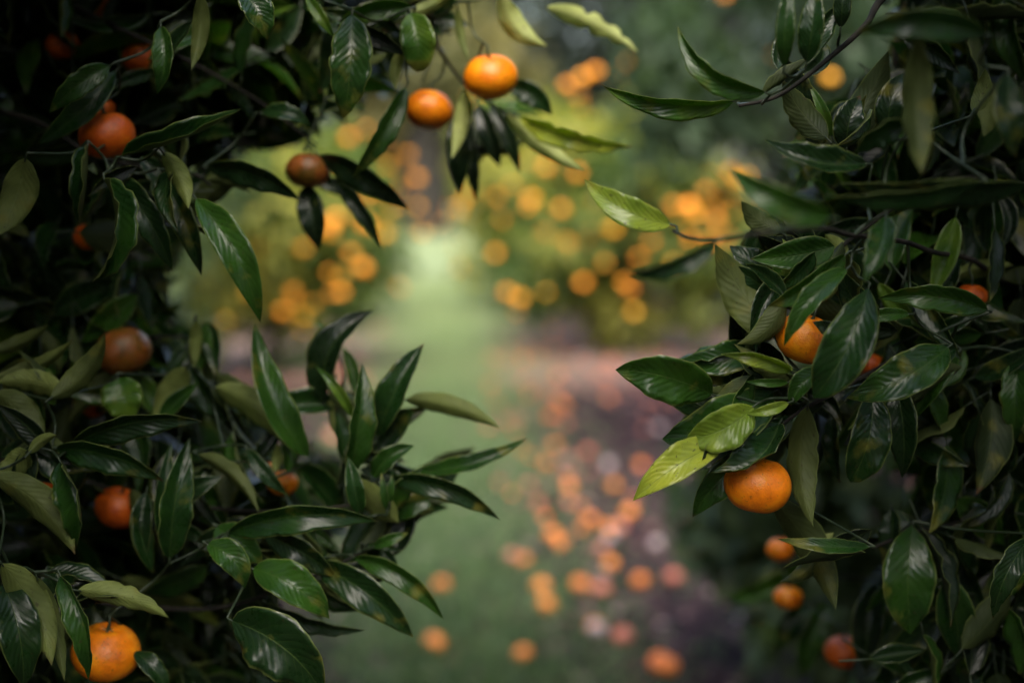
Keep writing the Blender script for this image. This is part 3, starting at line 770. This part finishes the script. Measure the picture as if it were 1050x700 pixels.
# grass blades on the strip
def sheet_leaves(name, n, xy, L, W, tints, up, mat, seed):
    r = np.random.default_rng(seed); mb = MB()
    base = np.array([(x, y, gz(x, y)) for x, y in xy]); n = len(base)
    d = r.normal(size=(n, 3)) * .5; d[:, 2] = up[0] + up[1] * r.random(n)
    nr = r.normal(size=(n, 3)); nr[:, 2] += up[2]
    tn = r.uniform(*tints, n)
    if name == 'grass': tn = np.clip(.5 * tn + .05 * (base[:, 1] - 5), 0, 1)
    cheap_leaves(mb, base, d, nr, r.uniform(*L, n), r.uniform(*W, n), tn, fold=.3, droop=.3)
    return link(name, mb.build(name, [mat]))
r = np.random.default_rng(3)
GRASSM = simple_leaf('grass_blade', [(0, (.032, .065, .030)), (.5, (.12, .18, .075)), (1, (.25, .30, .15))], .5, .3, (1.8, 1.8, .8))
xy = []
while len(xy) < 36000:
    y = 3.2 + 19 * r.random() ** 1.5; x = AX * y + .08 + r.normal() * (.25 + .018 * y)
    xy.append((x, y))
tag(sheet_leaves('grass', 0, xy, (.03, .08), (.004, .009), (0, 1), (.5, .6, 0), GRASSM, 4), 'short green grass growing along the strip between the rows', 'grass', kind='stuff')
LITTER = simple_leaf('dead_leaf', [(0, (.035, .020, .022)), (.5, (.09, .05, .05)), (.85, (.22, .11, .09)), (1, (.38, .27, .27))], .6, .1, (1, 1, 1))
xy = []
while len(xy) < 3600:
    y = 3.0 + 10 * r.random() ** 1.2
    x = AX * y + (r.normal(1.0, .7) if r.random() < .62 else (r.normal(-1.3, .6) if r.random() < .5 else r.normal(0, .5)))
    xy.append((x, y))
tag(sheet_leaves('leaf_litter', 0, xy, (.05, .09), (.02, .04), (0, 1), (.0, .12, 2.5), LITTER, 8), 'brown and pinkish dead leaves strewn under the trees', 'leaf litter', kind='stuff')

# ------------------------------------------------------------------ fallen mandarins
def fallen(p, kind, label, group, s=1.0):
    o = link('fallen_mandarin', FARM[kind], None, (p[0], p[1], gz(p[0], p[1]) + .024 * s))
    o.scale = (s,) * 3; o.rotation_euler = (random.uniform(-.6, .6), random.uniform(-.6, .6), random.uniform(0, 6))
    return tag(o, label, 'fruit', group)
fallen(G(446, 668), 'fall', 'fallen orange mandarin alone on the green grass nearest the bottom edge', None, 1.15)
fallen(G(453, 606), 'fall', 'fallen orange mandarin on the grass just beyond the nearest one', None, 1.05)
fallen(G(536, 676), 'fall', 'fallen mandarin at the right edge of the grass near the bottom', None, .95)
fallen(G(612, 653), 'pale', 'pale mouldy mandarin among the litter near the bottom centre', None, 1.1)
SPOT = [(584,507),(552,524),(538,576),(525,572),(555,607),(561,628),(605,540),(567,553),(576,560),(645,534),(629,505),(624,548),(635,548),(626,581),(617,566),
        (595,605),(617,610),(656,601),(690,598),(774,624),(638,660),(611,652),(686,691),(676,688),(560,480),(700,560),
        ]
for (x, y) in SPOT:
    fallen(G(x, y), 'fall' if random.random() < .75 else 'pink', 'fallen orange mandarin lying in the brown litter right of the grass', 'fallen mandarins on the litter', random.uniform(.9, 1.15))
n = 0
while n < 120:
    y = 5.4 + 9 * random.random() ** .9; x = AX * y + random.gauss(.95, .72)
    px, py, d = proj((x, y, 0))
    if px < 500 or px > 820: continue
    k = random.random()
    kind = 'fall' if k < .38 else ('pink' if k < .94 else 'pale')
    lab = {'fall': 'fallen orange mandarin lying in the brown litter right of the grass', 'pink': 'fallen decaying pinkish mandarin lying in the brown litter right of the grass',
           'pale': 'fallen greyish mouldy mandarin lying in the brown litter right of the grass'}[kind]
    grp = {'fall': 'fallen mandarins on the litter', 'pink': 'decaying fallen mandarins', 'pale': 'mouldy fallen mandarins'}[kind]
    fallen((x, y), kind, lab, grp, random.uniform(.55, 1.1)); n += 1
n = 0
while n < 40:
    y = 7 + 8 * random.random(); x = AX * y + random.gauss(-.95, .3)
    fallen((x, y), 'pink', 'fallen pinkish mandarin under the distant bush left of the path', 'fallen mandarins left of the path', random.uniform(.9, 1.15)); n += 1

# ------------------------------------------------------------------ distant trees
def far_tree(name, loc, rad, zc, nleaf, mat, label, group=None, leafL=(.08, .12), seed=0, clumps=26, tints=(0, 1), cat='tree', trunk=.06, mind=.06):
    x, y = loc; z0 = 0
    t = bpy.data.objects.new(name, None); C.objects.link(t); t.location = (x, y, 0)
    tag(t, label, cat, group)
    r = np.random.default_rng(seed)
    mb = MB(); h = zc
    pts = spline([Vector((x, y, -.05)), Vector((x + .05, y, h * .5)), Vector((x - .03, y + .05, h))], 4)
    tube(mb, pts, [trunk * (1 - .5 * i / (len(pts) - 1)) for i in range(len(pts))], 10)
    for k in range(7):
        a = k * .9 + r.random(); s0 = Vector((x, y, h * (.45 + .07 * k)))
        e = Vector((x + math.cos(a) * rad[0] * .75, y + math.sin(a) * rad[1] * .75, zc + rad[2] * r.uniform(-.3, .6)))
        pp = spline([s0, (s0 + e) * .5 + Vector((0, 0, -.05 * rad[2])), e], 4)
        tube(mb, pp, [trunk * .45 * (1 - .85 * i / (len(pp) - 1)) for i in range(len(pp))], 7)
    link('trunk', mb.build('trunk', [BARK], (x, y, 0)), t)
    cl = r.normal(size=(clumps, 3)); cl /= np.linalg.norm(cl, axis=1, keepdims=True)
    cl *= (r.uniform(.45, .95, clumps))[:, None]; cr = r.uniform(.22, .40, clumps); ct = r.uniform(tints[0], tints[1], clumps)
    idx = r.integers(clumps, size=nleaf)
    p = r.normal(size=(nleaf, 3)); p /= np.linalg.norm(p, axis=1, keepdims=True); p *= (r.uniform(.4, 1, nleaf))[:, None]
    q = (cl[idx] + p * cr[idx][:, None]) * np.array(rad) + np.array([x, y, zc])
    d = p + r.normal(size=(nleaf, 3)) * .6 + np.array([0, 0, -.4]); nr = p + np.array([0, 0, .7]) + r.normal(size=(nleaf, 3)) * .4
    keep = q[:, 2] > mind
    L = r.uniform(*leafL, nleaf); tt = np.clip(ct[idx] * .7 + .3 * r.random(nleaf), 0, 1)
    mb = MB(); cheap_leaves(mb, q[keep], d[keep], nr[keep], L[keep], (L * .45)[keep], tt[keep])
    link('crown', mb.build('crown', [mat], (x, y, 0)), t)
    return t, cl * np.array(rad) * 1.12 + np.array([x, y, zc])
def hang(p, label, group, s=1.0):
    o = link('hanging_mandarin', FARM['hang'], None, p); o.scale = (s,) * 3
    o.rotation_euler = (random.uniform(-.4, .4), random.uniform(-.4, .4), random.uniform(0, 6)); return tag(o, label, 'fruit', group)

RTREES = [((1.0, 12.6), (1.1, 1.1, 1.0), 1.15, FARY, 'green mandarin bush with orange fruit, nearest on the right of the path'),
          ((2.6, 8.6), (1.35, 1.3, 1.35), 1.65, FARD, 'dark green mandarin tree behind the right foreground tree'),
          ((.45, 17.0), (1.15, 1.2, 1.3), 1.3, FARY, 'yellowish mandarin bush second along the right of the path'),
          ((.3, 22.0), (1.2, 1.2, 1.4), 1.6, FARY, 'yellow green mandarin bush farthest along the right of the path'),
          ((3.6, 13.5), (1.3, 1.3, 1.5), 1.8, FARG, 'green mandarin tree farther right behind the nearest right bush')]
LTREES = [((-1.95, 11.4), (.98, 1.0, 1.0), 1.12, FARY, 'yellow green mandarin bush with fruit, nearest on the left of the path'),
          ((-3.0, 9.0), (1.3, 1.3, 1.3), 1.35, FARG, 'dark mandarin tree just behind the left foreground tree'),
          ((-2.6, 15.6), (1.25, 1.2, 1.35), 1.35, FARY, 'golden mandarin bush second along the left of the path'),
          ((-3.6, 22.5), (1.2, 1.2, 1.4), 1.7, FARY, 'pale golden mandarin bush farthest along the left of the path')]
random.seed(77); allc = {}
for i, (loc, rad, zc, m, lab) in enumerate(RTREES + LTREES):
    t, cc = far_tree('mandarin_tree', loc, rad, zc, 6500, m, lab, seed=100 + i, leafL=(.10, .16), clumps=40)
    side = 'right' if i < len(RTREES) else 'left'
    nfr = {0: 34, 1: 10, 2: 36, 3: 14, 4: 8, 5: 30, 6: 10, 7: 40, 8: 14}[i]
    cen = [Vector((random.gauss(0, 1), -abs(random.gauss(0, 1)), random.gauss(0, .8))).normalized() for q in range(max(3, nfr // 5))]
    for k in range(nfr):
        v = (random.choice(cen) + Vector((random.gauss(0, .17), random.gauss(0, .17), random.gauss(0, .17)))).normalized()
        p = Vector(loc + (zc,)) + Vector((v.x * rad[0], v.y * rad[1], v.z * rad[2])) * random.uniform(1.0, 1.36)
        if p.z < .35: continue
        hang(p, 'small orange fruit on the ' + lab.split(',')[0].replace(' with orange fruit','').replace(' with fruit','') + (', nearest on the %s' % side if i in (0, 5) else ''), 'fruit on the ' + lab, random.uniform(.6, 1.5))
RP_ = [(542,165),(525,190),(560,172),(592,178),(605,238),(612,205),(598,290),(560,240),(520,300),(530,320),(545,205),(640,290),(650,320),(620,270),(580,250),(628,235),(655,265),(575,215),(508,260),(515,225),(560,300),(602,246),(533,306),(646,296)]
LP_ = [(345,190),(340,240),(338,280),(345,225),(310,255),(360,260),(375,230),(265,255),(255,300),(290,320),(380,200),(395,240),(350,300),(230,330),(300,300),(370,180),(336,233),(349,286),(402,215),(372,275)]
for (pl, d, i) in ((RP_, 11.45, 0), (LP_, 10.4, 5)):
    lab = (RTREES + LTREES)[i][4]; side = 'right' if i == 0 else 'left'
    for (x, y) in pl:
        hang(P(x, y, d + random.uniform(-.1, .35)), 'small orange fruit on the ' + lab.split(',')[0].replace(' with orange fruit','').replace(' with fruit','') + ', nearest on the %s' % side, 'fruit on the ' + lab, random.uniform(.7, 1.8))
# picked-out blurred fruit on the right
for (x, y, d, s, lab) in [(597,80,7.2,1.1,'blurred orange mandarin between the pale leaves and the long dark leaf at top centre'), (610,74,7.2,1.1,'right of the two touching blurred mandarins at top centre'),
        (582,88,7.3,1.0,'lowest of the blurred mandarins clustered at top centre'), (640,64,7.4,.9,'dim red blurred mandarin right of the cluster at top centre'),
        (706,212,6.6,1.2,'bright blurred orange mandarin left of the dark leaves at upper right'), (712,220,6.7,1.1,'lower of the two blurred mandarins at upper right'),
        (851,80,6.5,1.0,'blurred orange mandarin behind the thin branch at upper right'), (775,626,4.6,1.0,'dim blurred mandarin left of the lower right foliage')]:
    hang(P(x, y, d), lab, None, s)
hang_tree, _ = far_tree('mandarin_tree', (1.55, 7.6), (.95, .8, 1.0), 1.95, 3400, FARG, 'leafy mandarin tree in shade with fruit at the upper right of the path', seed=301, leafL=(.09, .13), clumps=24, tints=(0, .3), mind=.9)  # low tints put its shade into the leaf colour
far_tree('mandarin_tree', (1.12, 4.1), (.72, .6, .60), .62, 3600, FARG, 'low leafy mandarin bush lit behind the lower right leaves', seed=302, leafL=(.09, .13), clumps=22, tints=(.2, .9), mind=.1)

far_tree('mandarin_tree', (-1.5, -2.75), (1.9, 1.6, 1.5), 1.9, 9000, FARG, 'unseen mandarin tree added behind the viewpoint on the left to shade the foreground', seed=311, leafL=(.10, .16), clumps=40, tints=(0, .5), mind=.3)  # out of view, added to block light from behind the camera
far_tree('mandarin_tree', (1.6, -2.45), (1.9, 1.6, 1.5), 1.9, 9000, FARG, 'unseen mandarin tree added behind the viewpoint on the right to shade the foreground', seed=312, leafL=(.10, .16), clumps=40, tints=(0, .5), mind=.3)  # also unseen, added to keep light off the foreground
# tall tree line closing the view
k = 0
for x in np.arange(-22, 23, 3.6):
    y = 38 + 5 * math.sin(k * 2.1)
    if -5.5 < x < .8: k += 1; continue
    far_tree('tall_tree', (x, y), (3.0, 2.6, 4.6), 6.2, 4200, FARD, 'tall dark green tree in the wood behind the orchard', 'tall dark trees behind the orchard', leafL=(.35, .55), seed=400 + k, clumps=30, trunk=.22, mind=.4); k += 1
for j, (x, y) in enumerate([(-4.6, 50), (-.9, 52), (-2.6, 56)]):
    far_tree('pale_tree', (x, y), (2.8, 2.2, 3.4), 3.9, 4200, FARL, ['pale golden tree left of the dark trunk at the end of the path', 'pale golden tree right of the dark trunk at the end of the path', 'pale golden tree behind the dark trunk at the end of the path'][j], leafL=(.3, .5), seed=500 + j, clumps=30, trunk=.18, mind=.2)
far_tree('tall_tree', (-2.7, 44), (3.2, 2.2, 2.8), 5.2, 4600, FARL, 'golden tree with a thick dark trunk at the end of the path', leafL=(.35, .55), seed=600, clumps=26, trunk=.85, mind=2.5)

for j, (x, y) in enumerate([(1.5, 62), (-9.5, 62)]):
    far_tree('tall_tree', (x, y), (6.0, 3.0, 6.5), 8.0, 5200, FARD, ['very tall dark tree right of the end of the path, behind the golden trees', 'very tall dark tree left of the end of the path, behind the golden trees'][j], leafL=(.5, .8), seed=700 + j, clumps=34, trunk=.4, mind=.6)
# ------------------------------------------------------------------ light
SUN_EL, SUN_AZ = R(50), R(177)          # azimuth from +Y, negative = left
w = bpy.data.worlds.new('World'); S.world = w; w.use_nodes = True
nt = w.node_tree; sky = nt.nodes.new('ShaderNodeTexSky'); sky.sky_type = 'NISHITA'; sky.sun_disc = False
sky.sun_elevation = SUN_EL; sky.sun_rotation = SUN_AZ; sky.dust_density = 3.0; sky.air_density = 1.2
hs = nt.nodes.new('ShaderNodeHueSaturation'); hs.inputs['Saturation'].default_value = .85
nt.links.new(sky.outputs[0], hs.inputs['Color']); nt.links.new(hs.outputs[0], nt.nodes['Background'].inputs[0]); nt.nodes['Background'].inputs[1].default_value = .15
sd = bpy.data.lights.new('sun', 'SUN'); sd.energy = 2.2; sd.angle = R(40); sd.color = (1, .93, .80)
so = bpy.data.objects.new('sun', sd); C.objects.link(so)
dirv = Vector((math.sin(SUN_AZ) * math.cos(SUN_EL), math.cos(SUN_AZ) * math.cos(SUN_EL), math.sin(SUN_EL)))
so.rotation_euler = dirv.to_track_quat('Z', 'Y').to_euler(); so.location = (0, 0, 8)

cd = bpy.data.cameras.new('camera'); co = bpy.data.objects.new('camera', cd); C.objects.link(co); S.camera = co
co.location = CAM; co.rotation_euler = (math.pi / 2 - PITCH, 0, 0)
cd.lens = 50; cd.sensor_width = 36; cd.clip_start = .02; cd.clip_end = 1500
cd.dof.use_dof = True; cd.dof.focus_distance = 1.285; cd.dof.aperture_fstop = 1.9
S.view_settings.view_transform = 'Standard'; S.view_settings.look = 'None'; S.view_settings.exposure = 1.65; S.view_settings.gamma = 1
S.render.engine = 'CYCLES'; S.render.resolution_x = 1024; S.render.resolution_y = 682
S.cycles.max_bounces = 4; S.cycles.diffuse_bounces = 2; S.cycles.glossy_bounces = 2; S.cycles.transmission_bounces = 4
